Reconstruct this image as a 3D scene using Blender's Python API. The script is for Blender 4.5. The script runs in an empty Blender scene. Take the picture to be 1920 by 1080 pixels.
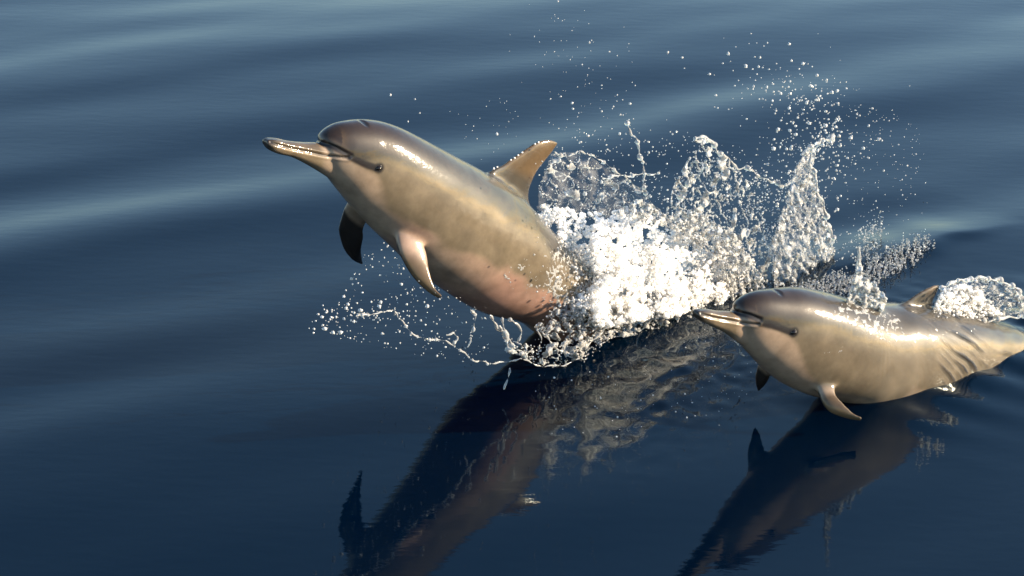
import bpy, bmesh, math, random
import numpy as np
from mathutils import Vector, Matrix, noise
from mathutils.bvhtree import BVHTree

random.seed(7); rng = np.random.default_rng(7)
SC = bpy.context.scene
COL = SC.collection
R = math.radians

# ------------------------------------------------------------------ camera
DEP, HFOV, DIST, ROLL = R(24), R(28), 7.0, R(1.5)
F_ = np.array([0, math.cos(DEP), -math.sin(DEP)])
CAM = -F_ * DIST
_r = np.array([1.0, 0, 0]); _u = np.cross(_r, F_)
RV = _r * math.cos(ROLL) + _u * math.sin(ROLL)
UV = _u * math.cos(ROLL) - _r * math.sin(ROLL)
FPX = 960 / math.tan(HFOV / 2)
cd = bpy.data.cameras.new('camera'); co = bpy.data.objects.new('camera', cd); COL.objects.link(co)
cd.sensor_fit = 'HORIZONTAL'; cd.angle = HFOV; cd.clip_start = 0.05; cd.clip_end = 9000
m = Matrix.Identity(4)
for i in range(3):
    m[i][0], m[i][1], m[i][2], m[i][3] = RV[i], UV[i], -F_[i], CAM[i]
co.matrix_world = m
SC.camera = co

# ------------------------------------------------------------------ sky and sun
SUN = np.array([0.95, 0.02, 0.30]); SUN /= np.linalg.norm(SUN)
w = bpy.data.worlds.new('World'); SC.world = w; w.use_nodes = True
nt = w.node_tree
sky = nt.nodes.new('ShaderNodeTexSky'); sky.sky_type = 'NISHITA'; sky.sun_disc = False
sky.sun_elevation = math.asin(SUN[2]); sky.sun_rotation = math.atan2(SUN[0], SUN[1])
sky.air_density = 1.15; sky.dust_density = 0.4; sky.ozone_density = 2.3
nt.links.new(sky.outputs[0], nt.nodes['Background'].inputs[0])
nt.nodes['Background'].inputs[1].default_value = 0.12
sl = bpy.data.lights.new('sun', 'SUN'); sl.energy = 5.0; sl.angle = R(0.53); sl.color = (1.0, 0.81, 0.57)
so = bpy.data.objects.new('sun', sl); COL.objects.link(so)
so.rotation_euler = Vector(SUN).to_track_quat('Z', 'Y').to_euler(); so.location = (6, -5, 8)
SC.view_settings.view_transform = 'Standard'; SC.view_settings.look = 'None'
SC.view_settings.exposure = 1.4; SC.view_settings.gamma = 1.0
SC.render.engine = 'CYCLES'
cy = SC.cycles
cy.use_denoising = True
cy.max_bounces = 8; cy.transparent_max_bounces = 16; cy.transmission_bounces = 6
cy.caustics_reflective = False; cy.caustics_refractive = False
cy.sample_clamp_indirect = 6

# ------------------------------------------------------------------ helpers
def rays(px):
    px = np.atleast_2d(np.asarray(px, float))
    d = F_ * FPX + np.outer(px[:, 0] - 960, RV) + np.outer(540 - px[:, 1], UV)
    return d / np.linalg.norm(d, axis=1)[:, None]

class Plane:
    """vertical plane of a swimming dolphin: s forward, z up, w sideways towards the boat"""
    def __init__(self, p0, deg):
        t = R(deg); self.p0 = np.array([p0[0], p0[1], 0.0])
        self.h = np.array([-math.cos(t), -math.sin(t), 0]); self.n = np.array([math.sin(t), -math.cos(t), 0])
    def px(self, px, w=0.0):
        d = rays(px); w = np.broadcast_to(np.asarray(w, float), (len(d),))
        t = ((self.p0 - CAM) @ self.n + w) / (d @ self.n)
        return CAM + d * t[:, None]
    def local(self, P):
        Q = np.atleast_2d(P) - self.p0
        return np.stack([Q @ self.h, Q[:, 2], Q @ self.n], 1)
    def world(self, L):
        L = np.atleast_2d(L)
        return self.p0 + np.outer(L[:, 0], self.h) + np.outer(L[:, 2], self.n) + np.outer(L[:, 1], [0, 0, 1])

PL1 = Plane((0.12, -0.37), 42)
PL2 = Plane((0.527, -1.11), 35)

def on_water(px, z=0.0):
    d = rays(px); t = (z - CAM[2]) / d[:, 2]
    return CAM + d * t[:, None]

def tag(o, label=None, cat=None, group=None, kind=None):
    if label: o['label'] = label
    if cat: o['category'] = cat
    if group: o['group'] = group
    if kind: o['kind'] = kind
    return o

def mesh_obj(name, V, Fc, mat=None, parent=None, smooth=True):
    me = bpy.data.meshes.new(name)
    me.from_pydata([tuple(v) for v in V], [], [tuple(f) for f in Fc])
    if smooth: me.polygons.foreach_set('use_smooth', [True] * len(me.polygons))
    me.update()
    o = bpy.data.objects.new(name, me); COL.objects.link(o)
    if mat: me.materials.append(mat)
    if parent: o.parent = parent
    return o

def fast_mesh(name, V, Fc):
    """V (n,3), Fc (m,k) numpy"""
    me = bpy.data.meshes.new(name)
    k = Fc.shape[1]
    me.vertices.add(len(V)); me.vertices.foreach_set('co', np.asarray(V, np.float32).ravel())
    me.loops.add(Fc.size); me.loops.foreach_set('vertex_index', Fc.astype(np.int32).ravel())
    me.polygons.add(len(Fc)); me.polygons.foreach_set('loop_start', np.arange(0, Fc.size, k, dtype=np.int32))
    me.polygons.foreach_set('loop_total', np.full(len(Fc), k, np.int32))
    me.polygons.foreach_set('use_smooth', np.ones(len(Fc), bool))
    me.update(); me.validate()
    return me

def catmull(P, n):
    """resample rows of P with a Catmull-Rom spline to n rows"""
    P = np.asarray(P, float); k = len(P)
    t = np.linspace(0, k - 1, n); i = np.minimum(t.astype(int), k - 2); f = (t - i)[:, None]
    g = lambda j: P[np.clip(j, 0, k - 1)]
    p0, p1, p2, p3 = g(i - 1), g(i), g(i + 1), g(i + 2)
    return .5 * ((2 * p1) + (-p0 + p2) * f + (2 * p0 - 5 * p1 + 4 * p2 - p3) * f**2 + (-p0 + 3 * p1 - 3 * p2 + p3) * f**3)

def smoothstep(a, b, x):
    t = np.clip((x - a) / (b - a), 0, 1); return t * t * (3 - 2 * t)

def vnoise(P, scale, octaves=3, seed=0.0):
    out = np.empty(len(P))
    for i, p in enumerate(P):
        out[i] = noise.fractal(Vector((p[0] * scale + seed, p[1] * scale - seed, p[2] * scale + 2 * seed)), 1.0, 2.0, octaves)
    return out

def gnoise(P, scale, seed=0, n=24, aniso=(1, 1, 1)):
    """cheap smooth random field: sum of random plane waves (numpy only)"""
    r = np.random.default_rng(seed)
    K = r.normal(size=(n, 3)); K /= np.linalg.norm(K, axis=1)[:, None]
    K *= (scale * r.uniform(.5, 1.6, n))[:, None] * 2 * math.pi; K = K * np.asarray(aniso)
    ph = r.uniform(0, 2 * math.pi, n)
    return np.sin(np.asarray(P) @ K.T + ph).sum(1) / math.sqrt(n / 2)

# ------------------------------------------------------------------ materials
def new_mat(name):
    mt = bpy.data.materials.new(name); mt.use_nodes = True
    return mt, mt.node_tree, mt.node_tree.nodes['Principled BSDF']

def mat_water():
    mt, t, b = new_mat('sea_water')
    b.inputs['Base Color'].default_value = (0.0, 0.0036, 0.012, 1)
    b.inputs['Specular Tint'].default_value = (.66, 1, 1, 1)
    b.inputs['Roughness'].default_value = 0.03
    b.inputs['IOR'].default_value = 1.333
    tc = t.nodes.new('ShaderNodeTexCoord')
    mp = t.nodes.new('ShaderNodeMapping'); mp.inputs['Rotation'].default_value = (0, 0, R(-22)); mp.inputs['Scale'].default_value = (0.35, 1, 1)
    n1 = t.nodes.new('ShaderNodeTexNoise'); n1.inputs['Scale'].default_value = 26; n1.inputs['Detail'].default_value = 4
    bp = t.nodes.new('ShaderNodeBump'); bp.inputs['Strength'].default_value = 0.12; bp.inputs['Distance'].default_value = 0.004
    t.links.new(tc.outputs['Object'], mp.inputs[0]); t.links.new(mp.outputs[0], n1.inputs['Vector'])
    t.links.new(n1.outputs['Fac'], bp.inputs['Height']); t.links.new(bp.outputs[0], b.inputs['Normal'])
    return mt

def mat_skin():
    mt, t, b = new_mat('wet_dolphin_skin')
    at = t.nodes.new('ShaderNodeAttribute'); at.attribute_name = 'Col'
    tc = t.nodes.new('ShaderNodeTexCoord')
    n1 = t.nodes.new('ShaderNodeTexNoise'); n1.inputs['Scale'].default_value = 14; n1.inputs['Detail'].default_value = 6; n1.inputs['Roughness'].default_value = .6
    mr = t.nodes.new('ShaderNodeMapRange'); mr.inputs[1].default_value = .3; mr.inputs[2].default_value = .7; mr.inputs[3].default_value = .78; mr.inputs[4].default_value = 1.2
    mx = t.nodes.new('ShaderNodeMix'); mx.data_type = 'RGBA'; mx.blend_type = 'MULTIPLY'; mx.inputs[0].default_value = 1
    t.links.new(tc.outputs['Object'], n1.inputs['Vector']); t.links.new(n1.outputs['Fac'], mr.inputs[0])
    t.links.new(at.outputs['Color'], mx.inputs[6]); t.links.new(mr.outputs[0], mx.inputs[7])
    n4 = t.nodes.new('ShaderNodeTexNoise'); n4.inputs['Scale'].default_value = 36; n4.inputs['Detail'].default_value = 3
    m4 = t.nodes.new('ShaderNodeMapRange'); m4.inputs[1].default_value = .35; m4.inputs[2].default_value = .68; m4.inputs[3].default_value = .93; m4.inputs[4].default_value = 1.08
    x4 = t.nodes.new('ShaderNodeMix'); x4.data_type = 'RGBA'; x4.blend_type = 'MULTIPLY'; x4.inputs[0].default_value = 1
    t.links.new(tc.outputs['Object'], n4.inputs['Vector']); t.links.new(n4.outputs['Fac'], m4.inputs[0])
    t.links.new(mx.outputs[2], x4.inputs[6]); t.links.new(m4.outputs[0], x4.inputs[7])
    t.links.new(x4.outputs[2], b.inputs['Base Color'])
    b.inputs['Roughness'].default_value = .45; b.inputs['IOR'].default_value = 1.4; b.inputs['Specular IOR Level'].default_value = .2
    b.inputs['Subsurface Weight'].default_value = .06; b.inputs['Subsurface Radius'].default_value = (.02, .008, .004)
    b.inputs['Coat Weight'].default_value = .9; b.inputs['Coat Roughness'].default_value = .10; b.inputs['Coat IOR'].default_value = 1.38
    # water film running off the skin breaks up the highlight
    n2 = t.nodes.new('ShaderNodeTexNoise'); n2.inputs['Scale'].default_value = 17; n2.inputs['Detail'].default_value = 3; n2.inputs['Distortion'].default_value = .4
    bp = t.nodes.new('ShaderNodeBump'); bp.inputs['Strength'].default_value = .7; bp.inputs['Distance'].default_value = .0036
    n3 = t.nodes.new('ShaderNodeTexNoise'); n3.inputs['Scale'].default_value = 110; n3.inputs['Detail'].default_value = 2
    b2 = t.nodes.new('ShaderNodeBump'); b2.inputs['Strength'].default_value = .5; b2.inputs['Distance'].default_value = .0007
    t.links.new(tc.outputs['Object'], n2.inputs['Vector']); t.links.new(n2.outputs['Fac'], bp.inputs['Height'])
    t.links.new(tc.outputs['Object'], n3.inputs['Vector']); t.links.new(n3.outputs['Fac'], b2.inputs['Height']); t.links.new(bp.outputs[0], b2.inputs['Normal'])
    t.links.new(b2.outputs[0], b.inputs['Coat Normal'])
    return mt

def mat_eye():
    mt, t, b = new_mat('dark_eye'); b.inputs['Base Color'].default_value = (.012, .008, .006, 1); b.inputs['Roughness'].default_value = .08
    return mt

M_WATER, M_SKIN, M_EYE = mat_water(), mat_skin(), mat_eye()

# ------------------------------------------------------------------ the sea: one sheet to the horizon
SPL = PL1.world([[-0.35, 0, 0.02]])[0]       # middle of the splash
def sea_height(X, Y):
    # long low swells, crests running parallel; slope along the swell direction read off the bands in the photo
    A, B = on_water([(0, 420), (1800, 95)]); cdir = (B - A)[:2] / np.linalg.norm((B - A)[:2])
    qd = np.array([-cdir[1], cdir[0]])
    tab = np.array([(-1500, 0), (-700, .01), (-450, -.03), (-250, .03), (-120, -.03), (-20, .025), (95, -.085), (170, .022), (250, -.040), (330, .05), (420, -.12), (500, .065),
                    (580, .01), (650, -.040), (740, .0), (820, -.085), (900, .016), (1000, .034), (1100, .042), (1300, .045), (1600, .0)])
    kq = on_water(np.stack([0 * tab[:, 0], np.maximum(tab[:, 0], -600)], 1))[:, :2] @ qd
    kq[0] = kq[1] + 2
    o_ = np.argsort(kq); kq, ks = kq[o_], tab[o_, 1]
    qq = np.linspace(kq[0] - 3, kq[-1] + 3, 4000); sl = np.interp(qq, kq, ks, left=0, right=0)
    ker = np.hanning(45); sl = np.convolve(sl, ker / ker.sum(), 'same')
    hh = np.concatenate([[0], np.cumsum((sl[1:] + sl[:-1]) / 2 * np.diff(qq))])
    q0 = (on_water([(0, 950)])[0][:2] @ qd); hh -= np.interp(q0, qq, hh)
    q = X * qd[0] + Y * qd[1]; cc = X * cdir[0] + Y * cdir[1]
    q = q + .07 * np.sin(.9 * cc + .4 * q) + .035 * np.sin(2.3 * cc - 1.1 * q + 1)
    far = 1 / (1 + (np.hypot(X, Y - 2) / 14) ** 2)
    h = np.interp(q, qq, hh)
    h = h * (.8 + .2 * np.sin(.8 * cc + 1.3 * q))
    for d, L, a, ph in [(112, .72, .0012, 1.0), (98, .55, .0007, 5.2), (126, .41, .0004, 2.2), (104, 6.5, .02, 1.0), (80, 3.9, .008, 3.0)]:
        k = 2 * math.pi / L; p_ = X * math.cos(R(d)) + Y * math.sin(R(d))
        fade = far if L < 1 else 1 - np.exp(-(np.hypot(X, Y - .5) / 5) ** 4)
        h = h + a * np.sin(k * p_ + ph + .4 * np.sin(.9 * X - .5 * Y + ph)) * fade
    # chop thrown up round the two animals
    P = np.stack([X.ravel(), Y.ravel(), np.zeros(X.size)], 1)
    L1 = PL1.local(P); L2 = PL2.local(P)
    m1 = np.exp(-((L1[:, 0] + .40) / .60) ** 2 - ((L1[:, 2] - .36) / np.where(L1[:, 2] > .36, .34, .26)) ** 2)
    m2 = np.exp(-((L2[:, 0] + 1.25) / .35) ** 2 - ((L2[:, 2] + .05) / .22) ** 2)
    mm = np.clip(m1 + .8 * m2, 0, 1); sel = mm > .01
    c = np.zeros(len(P))
    c[sel] = (.0030 * gnoise(P[sel], 4, 1, 40) + .0030 * gnoise(P[sel], 8, 4, 40) + .0026 * gnoise(P[sel], 14, 2, 40) + .0013 * gnoise(P[sel], 24, 3, 40)) * mm[sel] * (.6 + .4 * np.tanh(gnoise(P[sel], 2.2, 9)))
    # a small lip of water running off beside the splash
    a, b = on_water([(1600, 500), (1850, 432)]); e = (b - a)[:2]; le = np.linalg.norm(e); e /= le
    u = (P[:, 0] - a[0]) * e[0] + (P[:, 1] - a[1]) * e[1]; v = -(P[:, 0] - a[0]) * e[1] + (P[:, 1] - a[1]) * e[0]
    k = np.clip(u / le, 0, 1.3); am = .016 * np.sin(np.pi * np.clip((u + .25) / (le + .45), 0, 1)) ** 1.5
    v = v + .02 * np.sin(9 * u) + .01 * np.sin(23 * u)
    c = c + am * np.exp(-np.abs(v / np.where(v > 0, .16, .05)) ** 1.6) - .5 * am * np.exp(-((v - .34) / .16) ** 2)
    # water pushed up along the flank of the skimming animal
    dw = L2[:, 2] - np.interp(L2[:, 0], [-1.7, -1.4, -1.0, -.7, -.5], [.0, .05, .10, .09, .04])
    along = smoothstep(-2.3, -1.5, L2[:, 0]) * smoothstep(-.42, -.78, L2[:, 0])
    c = c + along * .042 * np.exp(-(np.clip(np.abs(dw + .05) - .05, 0, 9) / .16) ** 1.3) * (1 + .12 * np.sin(L2[:, 0] * 31 + L2[:, 2] * 20))
    return h + c.reshape(X.shape)

def graded(lo, hi, step, far, grow=1.16):
    a = list(np.arange(lo, hi + 1e-6, step)); d = step; x = hi
    right = []
    while x < far: d *= grow; x += d; right.append(x)
    d = step; x = lo; left = []
    while x > -far: d *= grow; x -= d; left.append(x)
    return np.array(left[::-1] + a + right)
gx = graded(-2.3, 2.5, .014, 4000); gy = graded(-2.3, 3.4, .014, 4000)
GX, GY = np.meshgrid(gx, gy)
GZ = sea_height(GX, GY)
V = np.stack([GX.ravel(), GY.ravel(), GZ.ravel()], 1)
nx, ny = len(gx), len(gy)
idx = np.arange(nx * ny).reshape(ny, nx)
Fq = np.stack([idx[:-1, :-1].ravel(), idx[:-1, 1:].ravel(), idx[1:, 1:].ravel(), idx[1:, :-1].ravel()], 1)
sea = bpy.data.objects.new('sea', fast_mesh('sea', V, Fq)); COL.objects.link(sea)
sea.data.materials.append(M_WATER)
tag(sea, 'calm deep blue sea with smooth low swells', 'sea', kind='structure')

# ------------------------------------------------------------------ dolphins
def loft(rows, n_len, n_ring, power=2.15):
    """rows: (ds, dz, vs, vz, halfwidth) in the animal's own plane -> closed tube, returns V, F (local s,z,w)"""
    rr = catmull(rows, n_len)
    V = []; Fc = []
    th = np.linspace(0, 2 * math.pi, n_ring, endpoint=False)
    for r in rr:
        d, v = r[:2], r[2:4]; c = (d + v) / 2; u = (d - v) / 2
        cs, sn = np.cos(th), np.sin(th)
        a = np.sign(cs) * np.abs(cs) ** (2 / power); b = np.sign(sn) * np.abs(sn) ** (2 / power)
        # widest a little below the middle
        wv = np.where(cs > 0, 1.0, 1.0) * max(r[4], .003)
        V.append(np.stack([c[0] + u[0] * a, c[1] + u[1] * a, wv * b], 1))
    V = np.concatenate(V); n = n_ring
    for i in range(n_len - 1):
        for j in range(n):
            Fc.append((i * n + j, i * n + (j + 1) % n, (i + 1) * n + (j + 1) % n, (i + 1) * n + j))
    Fc.append(tuple(range(n))[::-1]); Fc.append(tuple(range((n_len - 1) * n, n_len * n)))
    return V, Fc, rr

def fin(outline_a, outline_b, thick, n=60, m=20):
    """leading and trailing edges (n,3 local) from root to tip; lens-shaped blade"""
    A = catmull(outline_a, n); B = catmull(outline_b, n)
    V = []; Fc = []
    for i in range(n):
        a, b = A[i], B[i]; ch = b - a
        ax = (A[min(i + 1, n - 1)] + B[min(i + 1, n - 1)] - A[max(i - 1, 0)] - B[max(i - 1, 0)])
        nr = np.cross(ch, ax); L = np.linalg.norm(nr); nr = nr / L if L > 1e-9 else np.array([0, 0, 1.])
        k = i / (n - 1); tk = thick * (1 - .68 * k)
        for j in range(2 * m):
            u = j / m if j <= m else 2 - j / m
            prof = 1.7 * (math.sqrt(max(u, 0)) * (1 - u) ** .8) * .5 + .09
            if u in (0, 1): prof = .0
            sg = 1 if j <= m else -1
            V.append(a + ch * u + nr * tk * prof * sg)
    q = 2 * m
    for i in range(n - 1):
        for j in range(q):
            Fc.append((i * q + j, i * q + (j + 1) % q, (i + 1) * q + (j + 1) % q, (i + 1) * q + j))
    Fc.append(tuple(range(q))[::-1]); Fc.append(tuple(range((n - 1) * q, n * q)))
    return np.array(V), Fc

class Dolphin: pass

def build_dolphin(name, label, PL, head_px, tail, beak_px, dorsal, near, far, flukes, feats, voxel=.0034):
    root = bpy.data.objects.new(name, None); COL.objects.link(root)
    tag(root, label, 'dolphin', 'wild dolphins leaping side by side')
    def lp(p, w=0.0): return PL.local(PL.px([p], w))[0]
    rows = []
    for d, v, hw in head_px:
        a, b = lp(d), lp(v); rows.append((a[0], a[1], b[0], b[1], hw))
    rows += tail
    parts = []
    bv, bf, spine = loft(rows, 420, 110); parts.append((bv, bf))
    brow = []
    for d, v, hw in beak_px:
        a, b = lp(d), lp(v); brow.append((a[0], a[1], b[0], b[1], hw))
    kv, kf, _ = loft(brow, 90, 48, 2.3); parts.append((kv, kf))
    fin_pts = []; fin_root = []
    for (A, B, tk) in (dorsal, near, far):
        A3 = np.array([lp(p, w) for p, w in A]); B3 = np.array([lp(p, w) for p, w in B])
        parts.append(fin(A3, B3, tk)); Ca, Cb = catmull(A3, 30), catmull(B3, 30); fin_root.append(np.concatenate([Ca[:9] + (Cb[:9] - Ca[:9]) * u for u in (0, .25, .5, .75, 1)])); fin_pts.append(np.concatenate([Ca + (Cb - Ca) * u for u in (.1, .3, .5, .7, .9)]))
    for A, B, tk in flukes: parts.append(fin(np.array(A), np.array(B), tk))
    V = []; Fc = []; o = 0
    for v, f in parts:
        V.append(v); Fc += [tuple(i + o for i in q) for q in f]; o += len(v)
    V = np.concatenate(V)
    # parts are wound in different senses: recalc each
    bm = bmesh.new()
    vs = [bm.verts.new(v) for v in V]
    for f in Fc:
        try: bm.faces.new([vs[i] for i in f])
        except ValueError: pass
    bmesh.ops.recalc_face_normals(bm, faces=bm.faces)
    me = bpy.data.meshes.new('body'); bm.to_mesh(me); bm.free()
    ob = bpy.data.objects.new('body', me); COL.objects.link(ob)
    md = ob.modifiers.new('r', 'REMESH'); md.mode = 'VOXEL'; md.voxel_size = voxel; md.use_smooth_shade = True
    sm = ob.modifiers.new('s', 'SMOOTH'); sm.factor = .5; sm.iterations = 6
    dg = bpy.context.evaluated_depsgraph_get()
    me2 = bpy.data.meshes.new_from_object(ob.evaluated_get(dg)); me2.name = 'body'
    ob.modifiers.clear(); ob.data = me2; bpy.data.meshes.remove(me)
    n = len(me2.vertices); L = np.empty(n * 3, np.float32); me2.vertices.foreach_get('co', L); L = L.reshape(-1, 3).astype(float)
    # fair the fins into the body
    E = np.empty(len(me2.edges) * 2, np.int32); me2.edges.foreach_get('vertices', E); E = E.reshape(-1, 2)
    deg = np.bincount(E.ravel(), minlength=n).astype(float)
    wgt = np.zeros(n)
    for C in fin_root:
        q = np.where(np.all((L > C.min(0) - .08) & (L < C.max(0) + .08), 1))[0]
        dd = np.sqrt(((L[q][:, None] - C[None]) ** 2).sum(2)).min(1); wgt[q] = np.maximum(wgt[q], smoothstep(.05, .012, dd))
    for _ in range(45):
        A_ = np.stack([np.bincount(E[:, 0], L[E[:, 1], j], n) + np.bincount(E[:, 1], L[E[:, 0], j], n) for j in range(3)], 1) / deg[:, None]
        L = L + (A_ - L) * (.6 * wgt)[:, None]
    # features traced on the near side, found by casting the photo's rays onto the body
    Wd = PL.world(L)
    polys = [tuple(p.vertices) for p in me2.polygons]
    bvh = BVHTree.FromPolygons([Vector(v) for v in Wd], polys)
    def cast(px):
        out = []
        for p, d in zip(px, rays(px)):
            hit = bvh.ray_cast(Vector(CAM), Vector(d))
            if hit[0] is not None: out.append(PL.local(np.array(hit[0]))[0])
        return np.array(out)
    def dens(px, k=60): return cast(catmull(px, k))
    La = L.copy(); La[:, 2] = np.abs(La[:, 2])
    def dist(C):
        out = np.full(n, 9.0)
        C = C.copy(); C[:, 2] = np.abs(C[:, 2])
        lo, hi = C.min(0) - .08, C.max(0) + .08
        s = np.all((La > lo) & (La < hi), 1)
        if s.any(): out[s] = np.sqrt(((La[s][:, None] - C[None]) ** 2).sum(2)).min(1)
        return out
    D = Dolphin(); D.root, D.body, D.PL, D.bvh, D.spine = root, ob, PL, bvh, spine
    # body coordinates: t along (0 head .. 1 tail), v -1 belly .. 1 back
    cen = (spine[:, :2] + spine[:, 2:4]) / 2; up = (spine[:, :2] - spine[:, 2:4]) / 2
    t = np.empty(n); vv = np.empty(n); rad = np.empty(n)
    tt = np.linspace(0, 1, 700); ti = np.linspace(0, 1, len(spine))
    fs = np.stack([np.interp(tt, ti, spine[:, j]) for j in range(5)], 1)
    cen = (fs[:, :2] + fs[:, 2:4]) / 2; up = (fs[:, :2] - fs[:, 2:4]) / 2
    for a in range(0, n, 20000):
        q = L[a:a + 20000, :2]
        k = ((q[:, None] - cen[None]) ** 2).sum(2).argmin(1)
        uu = up[k]; h = np.linalg.norm(uu, axis=1)
        vv[a:a + 20000] = ((q - cen[k]) * uu).sum(1) / h ** 2
        rad[a:a + 20000] = np.sqrt(vv[a:a + 20000] ** 2 + (L[a:a + 20000, 2] / np.maximum(fs[k, 4], .003)) ** 2)
        t[a:a + 20000] = k / (len(cen) - 1)
    nz = gnoise(L, 3.0, 11); nz2 = gnoise(L, 9.0, 12)
    D.L, D.t, D.v = L, t, vv
    # pattern
    c_cape = np.array(feats['cape']); c_head = np.array(feats['head']); c_side = np.array(feats['side']); c_belly = np.array(feats['belly'])
    c_pink = np.array(feats['pink']); c_dark = np.array(feats['dark']); c_fin = np.array(feats['fin'])
    col = np.tile(c_side, (n, 1))
    mixc = lambda c, m: col + (c - col) * np.clip(m, 0, 1)[:, None]
    band = feats['cape_edge'](t) + .06 * nz
    col = mixc(c_cape, smoothstep(-.07, .10, vv - band))
    hm = (1 - smoothstep(.24, .46, t)) * smoothstep(-.05, .2, vv - feats['head_edge'](t))
    col = mixc(c_head, hm)
    bel = feats['belly_edge'](t) + .07 * nz + .03 * nz2
    bm_ = smoothstep(.11, -.07, vv - bel)
    col = mixc(c_belly, bm_)
    col = mixc(c_pink, bm_ * smoothstep(.34, .44, t) * (.6 + .35 * nz))
    # pale throat in front of the eye-to-flipper line
    th = dens(feats['throat'], 60)
    # signed side: point lies ahead of the line (greater s than the line at the same z)
    zi = np.argsort(th[:, 1]); sl_ = np.interp(L[:, 1], th[zi, 1], th[zi, 0])
    tm = smoothstep(-.012, .02, L[:, 0] - sl_) * smoothstep(.03, -.02, L[:, 1] - np.interp(L[:, 0], *feats['_stripe_sz'](dens))) * (t < .5)
    col = mixc(c_belly, tm)
    finm = smoothstep(1.12, 1.35, rad) * (t > .06)
    col = mixc(c_fin, finm)
    # beak
    crease = lp(feats['crease'])
    bk = smoothstep(-.005, .02, L[:, 0] - crease[0] - .0)
    mouth = dens(feats['mouth'], 80); zm = np.argsort(mouth[:, 0])
    mz = np.interp(L[:, 0], mouth[zm, 0], mouth[zm, 1])
    upj = smoothstep(-.004, .004, L[:, 1] - mz)
    inbeak = smoothstep(-.13, -.07, L[:, 0] - crease[0]) * (t < .2)
    ub = np.array(feats['upper_beak']); lb = np.array(feats['lower_beak'])
    col = mixc(ub, bk * upj); col = mixc(lb, bk * (1 - upj))
    tip = lp(feats['tip'])
    col = mixc(c_dark, smoothstep(.040, .012, np.linalg.norm(L - tip, axis=1)) * .8)
    st = dens(feats['stripe'], 80)
    col = mixc(c_dark, smoothstep(.015, .006, dist(st)))
    dm = dist(mouth)
    col = mixc(c_dark * .7, smoothstep(.0045, .0012, dm) * .85)
    ey = cast([feats['eye']])[0]
    de = np.linalg.norm(La - np.array([ey[0], ey[1], abs(ey[2])]), axis=1)
    col = mixc(c_dark * .6, smoothstep(.021, .010, de))
    bh = cast([feats['blow']])[0]; dbh = np.sqrt((L[:, 0] - bh[0]) ** 2 + ((L[:, 2] - bh[2] * .6) / 1.9) ** 2)
    bhm = smoothstep(.014, .004, dbh) * (vv > .3)
    col = mixc(c_dark * .4, bhm)
    col = np.clip(col * (1 + .05 * nz2[:, None]), .004, .9)
    # relief: mouth groove, blowhole, crease under the melon
    me2.vertices.foreach_set('co', PL.world(L).astype(np.float32).ravel()); me2.flip_normals(); me2.update()   # (s, z, w) is left-handed
    N = np.empty(n * 3, np.float32); me2.vertices.foreach_get('normal', N); N = N.reshape(-1, 3)
    disp = -.0035 * np.exp(-(dm / .004) ** 2) - .003 * bhm - .004 * np.exp(-(dist(st[:45]) / .006) ** 2) + .0018 * np.exp(-((dm - .008) / .004) ** 2)
    disp = disp + .0005 * gnoise(L, 6, 21, aniso=(1, 1, 1)) * smoothstep(.2, .45, t)
    if 'folds' in feats: disp = disp + feats['folds'](L, t, vv)
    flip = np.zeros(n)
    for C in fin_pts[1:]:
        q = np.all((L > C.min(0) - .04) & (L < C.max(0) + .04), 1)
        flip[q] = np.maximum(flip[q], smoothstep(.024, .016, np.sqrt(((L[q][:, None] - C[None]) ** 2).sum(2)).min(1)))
    inner_shade = flip * smoothstep(1.0, 1.1, rad) * smoothstep(.35, .0, (N @ PL.n) * np.sign(L[:, 2]))
    col = mixc(np.array((.012, .011, .011)), inner_shade * .95)      # shade painted on the flippers' inward faces, so the far one reads black
    Wv = PL.world(L) + N * disp[:, None]
    me2.vertices.foreach_set('co', Wv.astype(np.float32).ravel())
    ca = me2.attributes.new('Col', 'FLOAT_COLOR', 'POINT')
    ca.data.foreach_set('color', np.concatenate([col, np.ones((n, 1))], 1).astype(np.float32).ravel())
    me2.polygons.foreach_set('use_smooth', np.ones(len(me2.polygons), bool)); me2.update()
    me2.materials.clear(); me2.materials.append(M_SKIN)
    base = PL.world([[0, 0, 0]])[0]
    root.location = PL.world([[spine[len(spine) // 2, 0], 0, 0]])[0]
    mi = Matrix.Translation(-root.location)
    ob.parent = root; ob.matrix_parent_inverse = mi
    D.W, D.N = Wv, N
    for sg in (1, -1):
        c = PL.world([[ey[0], ey[1], sg * (abs(ey[2]) - .004)]])[0]
        b2 = bmesh.new(); bmesh.ops.create_uvsphere(b2, u_segments=20, v_segments=14, radius=.0095)
        me = bpy.data.meshes.new('eye'); b2.to_mesh(me); b2.free()
        me.polygons.foreach_set('use_smooth', [True] * len(me.polygons)); me.materials.append(M_EYE)
        e = bpy.data.objects.new('eye', me); COL.objects.link(e); e.location = c; e.scale = (1.15, 1.15, .8)
        e.parent = root; e.matrix_parent_inverse = mi
    return D

def W(ps, w0, w1):
    """attach a sideways offset growing from root to tip"""
    k = len(ps); return [(p, w0 + (w1 - w0) * i / (k - 1)) for i, p in enumerate(ps)]

lin = lambda xs, ys: (lambda t: np.interp(t, xs, ys))
COLS = dict(cape=(.042, .036, .028), head=(.023, .0145, .0095), side=(.122, .097, .066), belly=(.25, .19, .14), pink=(.25, .15, .115),
            dark=(.018, .014, .013), fin=(.092, .060, .031), upper_beak=(.075, .055, .034), lower_beak=(.17, .13, .085))

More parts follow.
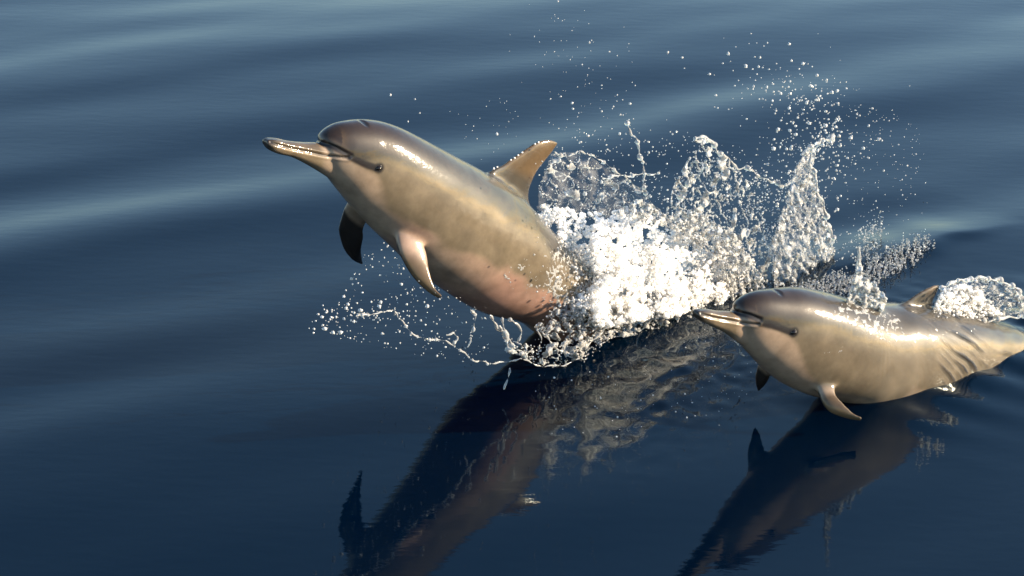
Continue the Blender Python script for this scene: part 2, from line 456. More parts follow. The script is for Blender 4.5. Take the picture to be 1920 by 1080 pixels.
f1 = dict(COLS,
    cape_edge=lin([0, .15, .3, .5, 1], [.05, .12, .36, .46, .3]), head_edge=lin([0, .08, .2, .4], [-.1, .02, .22, .6]),
    belly_edge=lin([0, .15, .3, .45, .6, 1], [-.55, -.6, -.62, -.36, -.28, -.3]),
    crease=(598, 266), tip=(500, 269), mouth=[(508, 267), (542, 277), (584, 286), (609, 291), (653, 296)],
    stripe=[(601, 268), (612, 270), (632, 278), (651, 289), (670, 300), (688, 309), (706, 315)],
    eye=(711, 315), blow=(686, 233), throat=[(655, 300), (690, 318), (712, 335), (722, 370), (732, 410), (742, 440)],
    _stripe_sz=lambda dens: (lambda c: (c[np.argsort(c[:, 0]), 0], c[np.argsort(c[:, 0]), 1]))(dens([(600, 268), (632, 278), (651, 290), (688, 310), (711, 322), (735, 345)], 60)))
D1 = build_dolphin('dolphin', 'dolphin leaping high out of the water with splash at its tail', PL1,
    [((599, 267), (607, 322), .026), ((605, 251), (622, 340), .046), ((621, 238), (640, 362), .062), ((645, 229), (658, 384), .075),
     ((690, 225), (678, 406), .089), ((737, 234), (702, 432), .105), ((790, 259), (738, 466), .124), ((850, 291), (785, 510), .140),
     ((915, 327), (838, 548), .148), ((970, 366), (900, 584), .145), ((1030, 432), (975, 604), .135)],
    [(-.17, .19, .02, .0, .115), (-.34, .02, -.21, -.13, .082), (-.53, -.13, -.45, -.22, .048), (-.69, -.21, -.65, -.27, .027), (-.79, -.245, -.78, -.272, .018)],
    [((496, 265), (499, 275), .013), ((500, 261), (504, 281), .020), ((516, 259), (520, 288), .024), ((540, 264), (545, 294), .024), ((570, 267), (572, 307), .028), ((602, 268), (604, 326), .036), ((640, 272), (640, 350), .04)],
    (W([(905, 340), (918, 319), (945, 306), (975, 287), (1005, 268), (1028, 262), (1043, 266)], 0, 0),
     W([(1010, 420), (998, 388), (993, 365), (1000, 335), (1015, 310), (1034, 286), (1045, 270)], 0, 0), .030),
    (W([(752, 380), (738, 415), (740, 445), (752, 482), (773, 518), (800, 545), (824, 558)], .02, .18),
     W([(850, 425), (806, 435), (797, 455), (801, 485), (806, 512), (816, 540), (829, 556)], .05, .20), .046),
    (W([(660, 365), (644, 388), (635, 425), (642, 462), (660, 487), (676, 494)], -.05, -.17),
     W([(715, 415), (691, 415), (683, 440), (678, 465), (679, 480), (681, 494)], -.05, -.17), .032),
    [([(-.72, -.235, 0), (-.80, -.25, .10), (-.92, -.28, .20), (-.99, -.30, .25)], [(-.86, -.27, 0), (-.86, -.27, .10), (-.94, -.285, .19), (-1.0, -.302, .255)], .024),
     ([(-.72, -.235, 0), (-.80, -.25, -.10), (-.92, -.28, -.20), (-.99, -.30, -.25)], [(-.86, -.27, 0), (-.86, -.27, -.10), (-.94, -.285, -.19), (-1.0, -.302, -.255)], .024)],
    f1)

f2_ = dict(COLS, pink=(.21, .16, .115), belly=(.27, .20, .145),
    cape_edge=lin([0, .15, .3, .5, 1], [.0, .12, .36, .5, .3]), head_edge=lin([0, .08, .2, .4], [-.1, .02, .25, .6]),
    belly_edge=lin([0, .15, .3, .45, .6, 1], [-.5, -.5, -.6, -.6, -.6, -.6]),
    crease=(1377, 584), tip=(1307, 590), mouth=[(1315, 588), (1333, 594), (1352, 598), (1374, 602), (1397, 606), (1422, 608)],
    stripe=[(1378, 585), (1392, 588), (1408, 592), (1422, 598), (1435, 604), (1458, 613), (1482, 622)],
    eye=(1489, 623), blow=(1462, 549), throat=[(1425, 612), (1465, 622), (1492, 640), (1505, 670), (1518, 700), (1528, 722)],
    _stripe_sz=lambda dens: (lambda c: (c[np.argsort(c[:, 0]), 0], c[np.argsort(c[:, 0]), 1]))(dens([(1378, 586), (1408, 593), (1435, 605), (1482, 625), (1500, 640), (1512, 660)], 60)))
D2 = build_dolphin('dolphin', 'dolphin skimming the surface with water streaming off its back', PL2,
    [((1377, 584), (1386, 640), .026), ((1384, 568), (1397, 655), .044), ((1400, 556), (1409, 668), .058), ((1425, 547), (1424, 684), .070),
     ((1460, 543), (1443, 702), .083), ((1500, 541), (1470, 720), .097), ((1550, 549), (1512, 738), .112), ((1600, 563), (1572, 750), .126)],
    [(-.715, .285, -.70, -.055, .135), (-.84, .255, -.86, -.08, .138), (-1.0, .205, -1.04, -.088, .128), (-1.2, .125, -1.23, -.085, .104), (-1.4, .03, -1.41, -.095, .07), (-1.56, -.045, -1.565, -.115, .044), (-1.68, -.09, -1.68, -.13, .026), (-1.76, -.108, -1.76, -.132, .016)],
    [((1302, 587), (1305, 595), .012), ((1306, 582.5), (1310, 600), .018), ((1325, 580), (1330, 610), .022), ((1348, 583), (1358, 624), .024), ((1378, 585), (1388, 646), .032), ((1410, 592), (1414, 660), .04)],
    (W([(1672, 584), (1690, 569), (1712, 554), (1738, 541), (1750, 536), (1760, 534)], 0, 0),
     W([(1765, 625), (1748, 602), (1744, 585), (1749, 565), (1756, 550), (1761, 536)], 0, 0), .028),
    (W([(1545, 680), (1528, 715), (1531, 735), (1540, 755), (1555, 773), (1582, 783), (1612, 786)], .04, .18),
     W([(1610, 700), (1574, 718), (1568, 734), (1573, 746), (1585, 760), (1601, 775), (1616, 785)], .07, .20), .040),
    (W([(1432, 655), (1422, 672), (1416, 700), (1417, 720), (1420, 732)], -.05, -.10),
     W([(1470, 690), (1452, 700), (1442, 715), (1432, 725), (1424, 733)], -.05, -.10), .026),
    [([(-1.70, -.11, 0), (-1.78, -.12, .09), (-1.88, -.13, .18), (-1.94, -.14, .23)], [(-1.83, -.12, 0), (-1.83, -.12, .09), (-1.90, -.13, .17), (-1.95, -.14, .235)], .022),
     ([(-1.70, -.11, 0), (-1.78, -.12, -.09), (-1.88, -.13, -.18), (-1.94, -.14, -.23)], [(-1.83, -.12, 0), (-1.83, -.12, -.09), (-1.90, -.13, -.17), (-1.95, -.14, -.235)], .022)],
    f2_)

# ------------------------------------------------------------------ splash
def mat_foam():
    mt, t, b = new_mat('aerated_foam')
    b.inputs['Base Color'].default_value = (.95, .94, .92, 1); b.inputs['Roughness'].default_value = .3; b.inputs['IOR'].default_value = 1.333
    b.inputs['Subsurface Weight'].default_value = .8; b.inputs['Subsurface Radius'].default_value = (1, 1, 1); b.inputs['Subsurface Scale'].default_value = .03
    return mt
def mat_splash(name='splash_water', tr=.72, ro=.07):
    """water broken into lumps and threads: clear water with some entrained air"""
    mt, t, b = new_mat(name)
    b.inputs['Base Color'].default_value = (.95, .95, .94, 1); b.inputs['Roughness'].default_value = ro; b.inputs['IOR'].default_value = 1.333
    b.inputs['Transmission Weight'].default_value = tr
    return mt
def mat_drop(): return mat_splash('water_drop', .5, .1)
def mat_film():
    """thin unbroken sheet of water: clear, mirror-like at a slant, a little milky where the film attribute says so"""
    mt = bpy.data.materials.new('water_film'); mt.use_nodes = True; t = mt.node_tree; t.nodes.clear()
    o = t.nodes.new('ShaderNodeOutputMaterial'); tr = t.nodes.new('ShaderNodeBsdfTransparent'); p = t.nodes.new('ShaderNodeBsdfPrincipled')
    p.inputs['Roughness'].default_value = .05; p.inputs['IOR'].default_value = 1.333
    at = t.nodes.new('ShaderNodeAttribute'); at.attribute_name = 'film'
    ac = t.nodes.new('ShaderNodeAttribute'); ac.attribute_name = 'Col'
    mx = t.nodes.new('ShaderNodeMixShader')
    t.links.new(ac.outputs['Color'], p.inputs['Base Color'])
    t.links.new(at.outputs['Fac'], mx.inputs[0]); t.links.new(tr.outputs[0], mx.inputs[1]); t.links.new(p.outputs[0], mx.inputs[2]); t.links.new(mx.outputs[0], o.inputs[0])
    return mt
M_FILM = mat_film()
M_FOAM, M_SPLASH, M_DROP = mat_foam(), mat_splash(), mat_drop()

def in_poly(P, poly):
    x, y = P[:, 0], P[:, 1]; ins = np.zeros(len(P), bool); q = np.asarray(poly, float)
    for i in range(len(q)):
        a, b = q[i], q[i - 1]
        c = (a[1] > y) != (b[1] > y)
        with np.errstate(divide='ignore', invalid='ignore'):
            xi = (b[0] - a[0]) * (y - a[1]) / (b[1] - a[1]) + a[0]
        ins ^= c & (x < xi)
    return ins
def samp(poly, n):
    q = np.asarray(poly, float); lo, hi = q.min(0), q.max(0); out = []
    got = 0
    while got < n:
        P = rng.uniform(lo, hi, (n * 2, 2)); P = P[in_poly(P, poly)]; out.append(P); got += len(P)
    return np.concatenate(out)[:n]
def f2(P, cell, seed, stretch=(1, 1)):
    """2-d noise field over photo points; cell = feature size"""
    Q = np.concatenate([P * np.asarray(stretch), np.zeros((len(P), 1))], 1)
    return gnoise(Q, 1 / cell, seed, 28)
MM = DIST / FPX          # metres per photo pixel near the animals

class Cloud:
    def __init__(self): self.P = []; self.Rd = []
    def add(self, P, r):
        P = np.atleast_2d(P); self.P.append(P); self.Rd.append(np.broadcast_to(np.asarray(r, float), (len(P),)))
    def mesh(self, name, voxel, mat, smooth=0):
        P = np.concatenate(self.P); r = np.concatenate(self.Rd)
        me = bpy.data.meshes.new(name); me.vertices.add(len(P)); me.vertices.foreach_set('co', P.astype(np.float32).ravel())
        at = me.attributes.new('rad', 'FLOAT', 'POINT'); at.data.foreach_set('value', r.astype(np.float32))
        ob = bpy.data.objects.new(name, me); COL.objects.link(ob)
        ng = bpy.data.node_groups.new('gn', 'GeometryNodeTree')
        ng.interface.new_socket('G', in_out='INPUT', socket_type='NodeSocketGeometry'); ng.interface.new_socket('G', in_out='OUTPUT', socket_type='NodeSocketGeometry')
        N = ng.nodes; gi = N.new('NodeGroupInput'); go = N.new('NodeGroupOutput')
        na = N.new('GeometryNodeInputNamedAttribute'); na.data_type = 'FLOAT'; na.inputs['Name'].default_value = 'rad'
        mp = N.new('GeometryNodeMeshToPoints'); pv = N.new('GeometryNodePointsToVolume'); vm = N.new('GeometryNodeVolumeToMesh')
        pv.resolution_mode = 'VOXEL_SIZE'; pv.inputs['Voxel Size'].default_value = voxel
        vm.resolution_mode = 'GRID'; vm.inputs['Threshold'].default_value = .1
        l = ng.links.new
        l(gi.outputs[0], mp.inputs['Mesh']); l(na.outputs[0], mp.inputs['Radius']); l(mp.outputs[0], pv.inputs['Points']); l(na.outputs[0], pv.inputs['Radius'])
        l(pv.outputs[0], vm.inputs['Volume']); l(vm.outputs[0], go.inputs[0])
        md = ob.modifiers.new('g', 'NODES'); md.node_group = ng
        if smooth:
            sm = ob.modifiers.new('s', 'SMOOTH'); sm.factor = .5; sm.iterations = smooth
        dg = bpy.context.evaluated_depsgraph_get()
        m2 = bpy.data.meshes.new_from_object(ob.evaluated_get(dg)); m2.name = name
        ob.modifiers.clear(); ob.data = m2; bpy.data.meshes.remove(me); bpy.data.node_groups.remove(ng)
        m2.polygons.foreach_set('use_smooth', np.ones(len(m2.polygons), bool)); m2.materials.clear(); m2.materials.append(mat)
        return ob

def lace(cloud, poly, n, PL, wfun, cell=26, thr=.22, rpx=(1.3, 2.4), seed=1, stretch=(1, 1), clump=.9):
    """web of threads: points kept on the zero lines of a noise field"""
    P = samp(poly, n)
    a = np.abs(f2(P, cell, seed, stretch)); b = np.abs(f2(P, cell * .45, seed + 50, stretch)); c = f2(P, cell * .8, seed + 90, stretch)
    k = (a < thr) | (b < thr * .55) | (c > clump)
    P = P[k]; r = rng.uniform(*rpx, len(P)) * MM
    r = np.where(c[k] > clump, r * 1.35, r)
    cloud.add(PL.px(P, wfun(P) + .012 * f2(P, cell, seed + 7)), r)

def thread(cloud, PL, pts, w, rpx=1.4, jit=3.0, beads=.25, step=1.0, seed=0):
    pts = np.asarray(pts, float); L = np.abs(np.diff(pts, axis=0)).sum()
    n = max(8, int(L / step)); P = catmull(pts, n)
    r_ = np.random.default_rng(seed + 1000)
    u = np.arange(n) * step
    P = P + jit * np.stack([np.sin(u / 9 + seed) * .5 + np.sin(u / 4.3 + 2 * seed) * .3, np.sin(u / 7 + 3 * seed) * .5 + np.sin(u / 3.1 + seed) * .3], 1)
    r = rpx * MM * (1 + .35 * np.sin(u / 5 + seed)); bd = r_.random(n) < beads * .15; r = np.where(bd, r * 2.1, r)
    ws = np.broadcast_to(np.asarray(w, float), (2,)) if np.ndim(w) else np.array([w, w])
    cloud.add(PL.px(P, np.linspace(ws[0], ws[1], n)), r)

def drape(cloud, D, poly, n, cell=22, thr=.2, rpx=(1.2, 2.2), seed=1, lift=.003, clump=1.1, stretch=(1, 1)):
    """threads and blobs of water lying on an animal's skin"""
    P = samp(poly, n); a = np.abs(f2(P, cell, seed, stretch)); c = f2(P, cell * .7, seed + 9, stretch)
    k = (a < thr) | (c > clump); P = P[k]
    out = []
    for p, d in zip(P, rays(P)):
        h = D.bvh.ray_cast(Vector(CAM), Vector(d))
        if h[0] is not None: out.append(np.array(h[0]) + np.array(h[1]) * lift)
    if out: cloud.add(np.array(out), rng.uniform(*rpx, len(out)) * MM)

lerpw = lambda y0, w0, y1, w1: (lambda P: np.interp(P[:, 1], [y0, y1], [w0, w1]))

# --- white core of the splash behind the leaping dolphin
core = Cloud()
CORE = [(1003, 405), (1040, 385), (1100, 400), (1180, 392), (1240, 415), (1290, 410), (1345, 428), (1385, 455), (1405, 500), (1400, 540), (1350, 572), (1250, 594), (1150, 610), (1080, 612), (1072, 570), (1078, 520), (1040, 450)]
top = lambda P: np.interp(P[:, 0], [1000, 1100, 1180, 1290, 1400], [395, 395, 392, 410, 500])
def core_pts(n, r0, r1, dw, lace_=False):
    P = samp(CORE, n); fr = np.clip((P[:, 1] - top(P)) / (608 - top(P)), 0, 1)
    k = (f2(P, 34, 3) > -1.25 + .5 * (1 - fr)) | (fr > .3)
    if lace_: k &= (np.abs(f2(P, 16, 8, (1, .7))) < .5) | (f2(P, 11, 9) > .5)
    P, fr = P[k], fr[k]
    core.add(PL1.px(P, np.where(P[:, 0] < 1110, .0, .09) + dw + np.where(P[:, 0] < 1110, .16, .10) * fr + rng.normal(0, .025, len(P)) + .035 * f2(P, 60, 5) + .012 * f2(P, 22, 6)), rng.uniform(r0, r1, len(P)) * MM * (.75 + .5 * fr))
core_pts(5200, 2.2, 5.0, -.03)
core_pts(16000, .9, 2.2, .012, True)
for bx, by, br in ((926, 316, 2.2), (932, 313, 1.9), (958, 300, 2.0), (965, 296, 2.2), (972, 291, 2.0), (979, 286, 2.0), (1003, 270, 2.0), (1010, 267, 2.0)):
    core.add(PL1.px([(bx, by)], .006), br * MM)
foam = core.mesh('splash_foam', .0027, M_FOAM, 1)
tag(foam, 'dense sunlit white foam burst behind the leaping dolphin', 'foam', kind='stuff')

# --- curtains, webs and threads of water round it
cur = Cloud()
LEFT = [(1240, 425), (1262, 352), (1290, 300), (1322, 260), (1350, 283), (1385, 318), (1412, 360), (1432, 405), (1452, 460), (1462, 545), (1400, 565), (1330, 540), (1290, 470)]
RIGHT = [(1452, 548), (1447, 455), (1468, 390), (1490, 320), (1508, 285), (1530, 272), (1524, 320), (1541, 380), (1556, 432), (1564, 470), (1560, 505), (1525, 545)]
VEIL = [(1003, 420), (1010, 350), (1032, 288), (1060, 284), (1095, 286), (1140, 311), (1185, 345), (1215, 372), (1245, 425), (1150, 410), (1060, 410)]
wl = lerpw(260, .04, 560, .15); wr = lerpw(270, .02, 545, .20)
lace(cur, LEFT, 34000, PL1, wl, 24, .17, (.9, 1.9), 11, (1, .5), .95)
lace(cur, RIGHT, 24000, PL1, wr, 17, .22, (.9, 1.8), 21, (1, .5), .85)
lace(cur, VEIL, 22000, PL1, lerpw(280, -.10, 420, -.02), 40, .10, (.9, 1.6), 31, (1, 1), 1.35)
BASE = [(1060, 560), (1150, 590), (1300, 575), (1400, 540), (1520, 530), (1570, 545), (1540, 560), (1450, 575), (1380, 590), (1300, 600), (1220, 622), (1120, 640), (1050, 640), (1000, 615)]
lace(cur, BASE, 24000, PL1, lerpw(530, .13, 640, .2), 18, .2, (1.0, 2.0), 41, (.6, 1), .9)
UPC = [(1150, 400), (1200, 372), (1240, 400), (1300, 395), (1380, 440), (1430, 520), (1440, 560), (1380, 580), (1340, 470), (1250, 425)]
lace(cur, UPC, 22000, PL1, lerpw(370, .11, 580, .19), 15, .26, (1.0, 2.2), 45, (1, .8), .8)
for k, (pts, w_, r_, j_) in enumerate([
    ([(1040, 285), (1052, 292), (1075, 290), (1085, 284), (1105, 290), (1130, 303), (1160, 325), (1190, 346), (1222, 380), (1246, 420)], -.08, 1.5, 2),
    ([(1174, 230), (1182, 245), (1194, 266), (1200, 290), (1206, 315), (1208, 345), (1211, 372)], -.05, 1.9, 2.5),
    ([(1130, 335), (1160, 330), (1200, 328), (1236, 324)], -.05, 1.6, 3),
    ([(1302, 262), (1326, 258), (1342, 278), (1360, 295), (1385, 314), (1410, 320), (1430, 335), (1455, 341), (1466, 348), (1485, 340), (1497, 318), (1508, 296), (1522, 280), (1548, 266), (1560, 252)], -.03, 2.3, 4),
    ([(1304, 262), (1320, 263), (1340, 272)], -.03, 2.6, 5), ([(1505, 290), (1530, 268), (1556, 262)], .0, 2.8, 5),
    ([(1270, 405), (1276, 370), (1290, 345), (1312, 325), (1326, 300)], .0, 2.6, 3),
    ([(1520, 280), (1524, 320), (1541, 380), (1556, 432), (1564, 470), (1558, 505)], .12, 2.6, 5),
    ([(1215, 385), (1232, 388), (1240, 398)], -.03, 1.6, 2),
    ([(668, 592), (690, 590), (715, 586), (735, 582), (748, 594), (765, 618), (790, 634), (830, 638), (856, 652), (885, 674), (905, 678), (925, 682), (960, 676), (985, 674), (1005, 685), (1030, 686), (1060, 684), (1085, 672)], .26, 1.35, 2),
    ([(740, 578), (741, 590)], .25, 1.6, 1),
    ([(884, 575), (889, 598), (886, 620), (880, 640), (872, 655)], .20, 1.2, 4),
    ([(838, 630), (850, 624), (858, 635), (850, 648)], .26, 1.5, 3),
    ([(918, 590), (930, 610), (945, 625), (955, 655), (975, 664), (1000, 660)], .22, 2.2, 3),
    ([(940, 598), (950, 630), (960, 650)], .22, 2.0, 3), ([(955, 597), (975, 615), (972, 640)], .22, 1.9, 3),
    ([(1005, 612), (1014, 632), (1010, 655)], .22, 1.3, 2),
    ([(1018, 622), (1035, 645), (1060, 662), (1085, 655), (1120, 632), (1138, 608)], .22, 2.2, 2),
    ([(1088, 620), (1086, 640), (1075, 655)], .22, 1.8, 2),
    ([(955, 690), (952, 710), (946, 728)], .25, 1.6, 2),
    ([(1378, 640), (1386, 650), (1390, 662), (1404, 668), (1412, 664)], .60, 1.2, 2), ([(1388, 648), (1402, 646)], .60, 1.1, 1), ([(1390, 662), (1400, 656), (1408, 650)], .6, 1.0, 1),
]): thread(cur, PL1, pts, w_, r_, j_, seed=k)
FRONT = [(935, 610), (965, 640), (1010, 650), (1060, 640), (1130, 625), (1170, 612), (1120, 655), (1085, 690), (1030, 690), (985, 672), (950, 655)]
lace(cur, FRONT, 6000, PL1, lambda P: np.full(len(P), .22), 22, .13, (1.0, 1.9), 61)
drape(cur, D1, [(935, 490), (990, 470), (1040, 440), (1080, 470), (1110, 520), (1100, 600), (1040, 612), (1000, 600), (960, 560)], 9000, 26, .11, (1.2, 2.2), 71, clump=1.5)
drape(cur, D1, [(1020, 480), (1070, 450), (1110, 520), (1105, 600), (1040, 612), (1030, 560)], 6000, 16, .25, (1.5, 2.8), 73, clump=.9)
drape(cur, D1, [(712, 280), (760, 275), (870, 350), (900, 400), (850, 420), (780, 350), (720, 330)], 700, 9, .05, (.7, 1.1), 75, .001, 1.9)
curt = cur.mesh('splash_curtain', .0026, M_SPLASH, 1)
tag(curt, 'glittering curtains and threads of flung water round the leaping dolphin', 'splash', kind='stuff')

# --- broken crest beside the splash, on the open water
cr = Cloud()
for poly, n, seed, hgt in ([[(1590, 545), (1625, 505), (1680, 468), (1735, 452), (1752, 470), (1715, 500), (1660, 528), (1625, 550)], 5200, 81, .05], [[(1480, 545), (1560, 520), (1620, 520), (1600, 560), (1520, 560)], 3600, 83, .03],
                           [[(1600, 500), (1625, 440), (1650, 420), (1655, 440), (1640, 500)], 900, 85, .08]):
    P = samp(poly, n); a = np.abs(f2(P, 13, seed)); c = f2(P, 11, seed + 4); k = (a < .3) | (c > .8); P = P[k]
    Q = on_water(P) + np.stack([np.zeros(k.sum()), np.zeros(k.sum()), np.abs(rng.normal(0, hgt * .4, k.sum())) + .004], 1)
    cr.add(Q, rng.uniform(.9, 2.0, len(Q)) * MM)
crest = cr.mesh('broken_crest', .0026, M_SPLASH, 1)
tag(crest, 'broken glinting wave crest between the splash and the skimming dolphin', 'wave crest', kind='stuff')

# --- water off the skimming dolphin
c2 = Cloud()
ARCH = [(1746, 596), (1752, 570), (1765, 542), (1800, 527), (1850, 523), (1890, 533), (1916, 555), (1930, 588), (1880, 596), (1820, 602)]
CORE2 = [(1748, 594), (1756, 565), (1768, 545), (1805, 532), (1840, 545), (1850, 570), (1880, 588), (1820, 598)]
P = samp(CORE2, 4200); c2.add(PL2.px(P, rng.normal(-.01, .025, len(P))), rng.uniform(1.4, 3.0, len(P)) * MM)
fo2 = c2.mesh('fin_plume', .0032, M_FOAM, 1)
tag(fo2, 'white foam plume trailing the dorsal fin of the skimming dolphin', 'foam', kind='stuff')
c3 = Cloud()
lace(c3, ARCH, 17000, PL2, lambda P: .01 + 0 * P[:, 0], 15, .2, (.9, 1.7), 91, (.8, 1), .9)
thread(c3, PL2, [(1762, 540), (1800, 526), (1850, 522), (1890, 533), (1915, 553), (1930, 590)], .01, 2.6, 3, seed=33)
thread(c3, PL2, [(1750, 598), (1800, 604), (1850, 602), (1925, 590)], .03, 2.6, 4, seed=34)
drape(c3, D2, [(1560, 585), (1600, 560), (1650, 570), (1690, 600), (1700, 640), (1660, 640), (1600, 610)], 5000, 18, .2, (1.3, 2.6), 93)
drape(c3, D2, [(1500, 590), (1560, 590), (1600, 620), (1580, 660), (1520, 670), (1490, 640)], 3500, 12, .12, (1.0, 1.7), 95, clump=1.3)
SP = [(1570, 578), (1590, 560), (1604, 520), (1611, 470), (1616, 520), (1640, 530), (1662, 560), (1650, 590), (1610, 590)]
lace(c3, SP, 7000, PL2, lambda P: .03 + 0 * P[:, 0], 14, .3, (1.3, 2.6), 97)
thread(c3, PL2, [(1596, 575), (1606, 540), (1609, 505), (1611, 465)], .03, 2.0, 2, seed=35)
w2 = c3.mesh('streaming_water', .0026, M_SPLASH, 1)
tag(w2, 'lacy white water clinging to the back of the skimming dolphin', 'splash', kind='stuff')

# --- drops
ICO = None
def drops(name, label, sets):
    b = bmesh.new(); bmesh.ops.create_icosphere(b, subdivisions=1, radius=1.0)
    iv = np.array([v.co[:] for v in b.verts]); b.verts.index_update(); fi = np.array([[v.index for v in f.verts] for f in b.faces]); b.free()
    V = []; Fc = []; o = 0
    for Pw, rad in sets:
        keep = Pw[:, 2] > .004; Pw, rad = Pw[keep], rad[keep]
        for p, r in zip(Pw, rad):
            st = np.array([1, 1, 1.0]) * r * rng.uniform(.75, 1.25, 3); q = iv * st
            if r > .0042: q = q * (1 + .25 * np.sin(iv @ rng.normal(0, 2.5, 3) + rng.uniform(0, 6)))[:, None]
            V.append(q + p); Fc.append(fi + o); o += len(iv)
    me = fast_mesh(name, np.concatenate(V), np.concatenate(Fc)); me.materials.append(M_DROP)
    ob = bpy.data.objects.new(name, me); COL.objects.link(ob)
    return tag(ob, label, 'water drops', kind='stuff')
def rr(n, a=1.15, s=.42, hi=3.6): return np.clip(np.exp(rng.normal(math.log(a * .82), s * 1.1, n)), .55, hi) * MM
def gauss(cx, cy, sx, sy, n, rot=0):
    q = rng.normal(size=(n, 2)) * (sx, sy); c, s_ = math.cos(R(rot)), math.sin(R(rot))
    return np.stack([cx + q[:, 0] * c - q[:, 1] * s_, cy + q[:, 0] * s_ + q[:, 1] * c], 1)
S = []
def spray(P, PL, wm, wsd, a=1.15, s=.42): S.append((PL.px(P, rng.normal(wm, wsd, len(P))), rr(len(P), a, s)))
spray(gauss(1475, 180, 62, 38, 190, 25), PL1, -.02, .12, 1.5, .5)
spray(gauss(1535, 262, 42, 55, 300, 20), PL1, .02, .10, 1.75, .5)
spray(samp([(1560, 200), (1650, 190), (1740, 250), (1740, 400), (1640, 440), (1570, 420)], 230), PL1, .05, .12, 1.1)
spray(gauss(1105, 190, 60, 75, 120, 0), PL1, -.08, .12, 1.0)
spray(gauss(1050, 60, 45, 40, 25, 0), PL1, -.08, .12, .9)
spray(samp([(1040, 240), (1180, 240), (1320, 250), (1480, 260), (1560, 260), (1560, 420), (1400, 380), (1250, 400), (1200, 350), (1100, 280)], 420), PL1, -.02, .10, 1.3)
spray(samp([(1400, 300), (1480, 340), (1500, 420), (1450, 520), (1420, 420)], 260), PL1, .05, .06, 1.5)
spray(np.array([(1408, 63), (1252, 98), (1279, 108), (1283, 128), (1330, 139), (1128, 160), (1128, 166), (1150, 200), (1163, 215), (732, 178), (765, 228), (787, 212), (778, 186)], float), PL1, 0, .03, 2.0, .2)
spray(samp([(585, 600), (640, 560), (680, 480), (720, 450), (780, 520), (900, 570), (930, 640), (880, 690), (760, 660), (640, 640)], 330), PL1, .12, .14, 1.15)
spray(gauss(600, 598, 14, 14, 12), PL1, .2, .03, 1.8); spray(gauss(645, 585, 14, 14, 14), PL1, .2, .03, 1.8); spray(gauss(690, 590, 18, 8, 22), PL1, .22, .03, 1.7)
spray(samp([(900, 300), (960, 280), (1000, 230), (960, 180), (840, 200), (860, 260)], 30), PL1, -.05, .1, .9)
spray(samp([(1000, 300), (1240, 330), (1330, 300), (1560, 330), (1580, 560), (1300, 610), (1000, 640)], 900), PL1, .08, .09, 1.4)
spray(samp([(1560, 440), (1650, 415), (1680, 440), (1640, 520), (1560, 540)], 190), PL1, .25, .05, 1.3)
P = samp([(1050, 620), (1400, 600), (1420, 720), (1380, 800), (1250, 820), (1000, 840), (1000, 700)], 130)
S.append((on_water(P) + np.stack([0 * P[:, 0], 0 * P[:, 0], rng.uniform(.006, .05, len(P))], 1), rr(len(P), 1.0)))
drops('spray_drops', 'fine bright spray drops hanging in the air round the leap', S)

# --- clear sheets of water
def sheet(name, label, PL, poly, wfun, seed, milky=.12, n=70, cell=40):
    q = np.asarray(poly, float); lo, hi = q.min(0), q.max(0)
    X, Y = np.meshgrid(np.linspace(lo[0], hi[0], n), np.linspace(lo[1], hi[1], n)); P = np.stack([X.ravel(), Y.ravel()], 1)
    ins = in_poly(P, poly)
    V = PL.px(P, wfun(P) + .012 * f2(P, cell, seed) + .005 * f2(P, cell * .4, seed + 1))
    idx = np.arange(n * n).reshape(n, n)
    Fq = np.stack([idx[:-1, :-1].ravel(), idx[:-1, 1:].ravel(), idx[1:, 1:].ravel(), idx[1:, :-1].ravel()], 1)
    Fq = Fq[ins[Fq].all(1)]
    us = np.unique(Fq); mp = np.full(n * n, -1); mp[us] = np.arange(len(us))
    me = fast_mesh(name, V[us], mp[Fq]); fl = np.clip(milky + .5 * milky * f2(P[us], cell * .7, seed + 3), .02, 1)
    me.attributes.new('film', 'FLOAT', 'POINT').data.foreach_set('value', fl.astype(np.float32))
    me.attributes.new('Col', 'FLOAT_COLOR', 'POINT').data.foreach_set('color', np.tile((.8, .82, .84, 1), len(us)).astype(np.float32))
    me.materials.append(M_FILM)
    ob = bpy.data.objects.new(name, me); COL.objects.link(ob)
    return tag(ob, label, 'splash', kind='stuff')
sheet('water_sheet', 'clear arched sheet of water behind the leaping dolphin\'s dorsal fin', PL1, VEIL, lerpw(280, -.10, 420, -.02), 131, .06)
sheet('water_sheet', 'tall narrow veil of thrown water at the splash\'s far end', PL1, RIGHT, wr, 141, .2, cell=25)
sheet('water_sheet', 'clear bubble of water arching behind the skimming dolphin\'s dorsal fin', PL2, ARCH, lambda P: .0 + 0 * P[:, 0], 151, .14, cell=30)

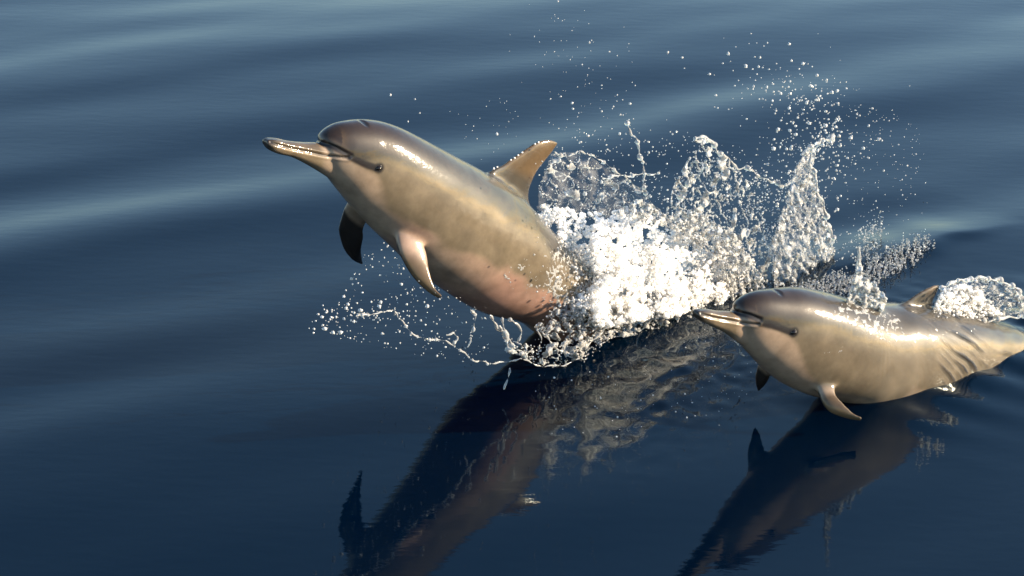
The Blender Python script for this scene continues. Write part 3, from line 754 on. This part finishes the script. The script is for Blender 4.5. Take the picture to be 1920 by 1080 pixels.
# --- film of water running off the skimming dolphin's back
def back_film(D):
    L, N, Wv = D.L, D.N, D.W; me = D.body.data
    O = D.PL.local(D.PL.px([(1620, 520)]))[0]
    ang = np.arctan2(O[1] - L[:, 1], O[0] - L[:, 0])
    nz = gnoise(L, 5, 77, 24, (1, 1, .3)); nf = gnoise(L, 16, 78)
    rdg = np.sin(ang * 105 + 1.5 * nz + .25 * nf) + .55 * np.sin(ang * 61 + 2.2 * nz + 1)
    mask = smoothstep(-.80, -1.0, L[:, 0]) * smoothstep(-1.5, -1.3, L[:, 0]) * (L[:, 2] > -.07) * smoothstep(.0, .05, L[:, 1]) * (D.v < 1.05)
    wide = smoothstep(-.52, -.66, L[:, 0]) * smoothstep(-1.5, -1.4, L[:, 0]) * (L[:, 2] > -.08) * (D.v < 1.05)
    sel = wide > .01
    F = np.empty(len(me.loops), np.int32); me.loops.foreach_get('vertex_index', F)
    tot = np.empty(len(me.polygons), np.int32); me.polygons.foreach_get('loop_total', tot)
    if not (tot == 4).all(): return
    F = F.reshape(-1, 4); F = F[sel[F].all(1)]
    us = np.unique(F); mp = np.full(len(L), -1); mp[us] = np.arange(len(us))
    hgt = .0025 + (.0045 * np.clip(rdg, -.2, 1.5) * mask + .0010 * nf * wide)
    V = Wv + N * np.maximum(hgt, .0012)[:, None]
    m2 = fast_mesh('water_film', V[us], mp[F])
    milk = .10 * wide * np.clip(.4 + .5 * nz + .3 * np.sin(ang * 90 + 3 * nz), 0, 1)
    dk = smoothstep(.25, 1.1, rdg) * mask * np.clip(.75 + .4 * nz, 0, 1); fac = np.clip(.72 * dk + milk, .02, .95)
    c = np.array([[.45, .40, .33]]) + (np.array([[.012, .022, .04]]) - np.array([[.45, .40, .33]])) * np.clip(dk * 3, 0, 1)[:, None]  # navy tint on the ridges stands in for the dark water they reflect
    m2.attributes.new('film', 'FLOAT', 'POINT').data.foreach_set('value', fac[us].astype(np.float32))
    m2.attributes.new('Col', 'FLOAT_COLOR', 'POINT').data.foreach_set('color', np.concatenate([c[us], np.ones((len(us), 1))], 1).astype(np.float32).ravel())
    m2.materials.append(M_FILM)
    ob = bpy.data.objects.new('water_film', m2); COL.objects.link(ob)
    tag(ob, 'rippled film of water streaming off the skimming dolphin\'s flank behind its fin', 'splash', kind='stuff')
back_film(D2)
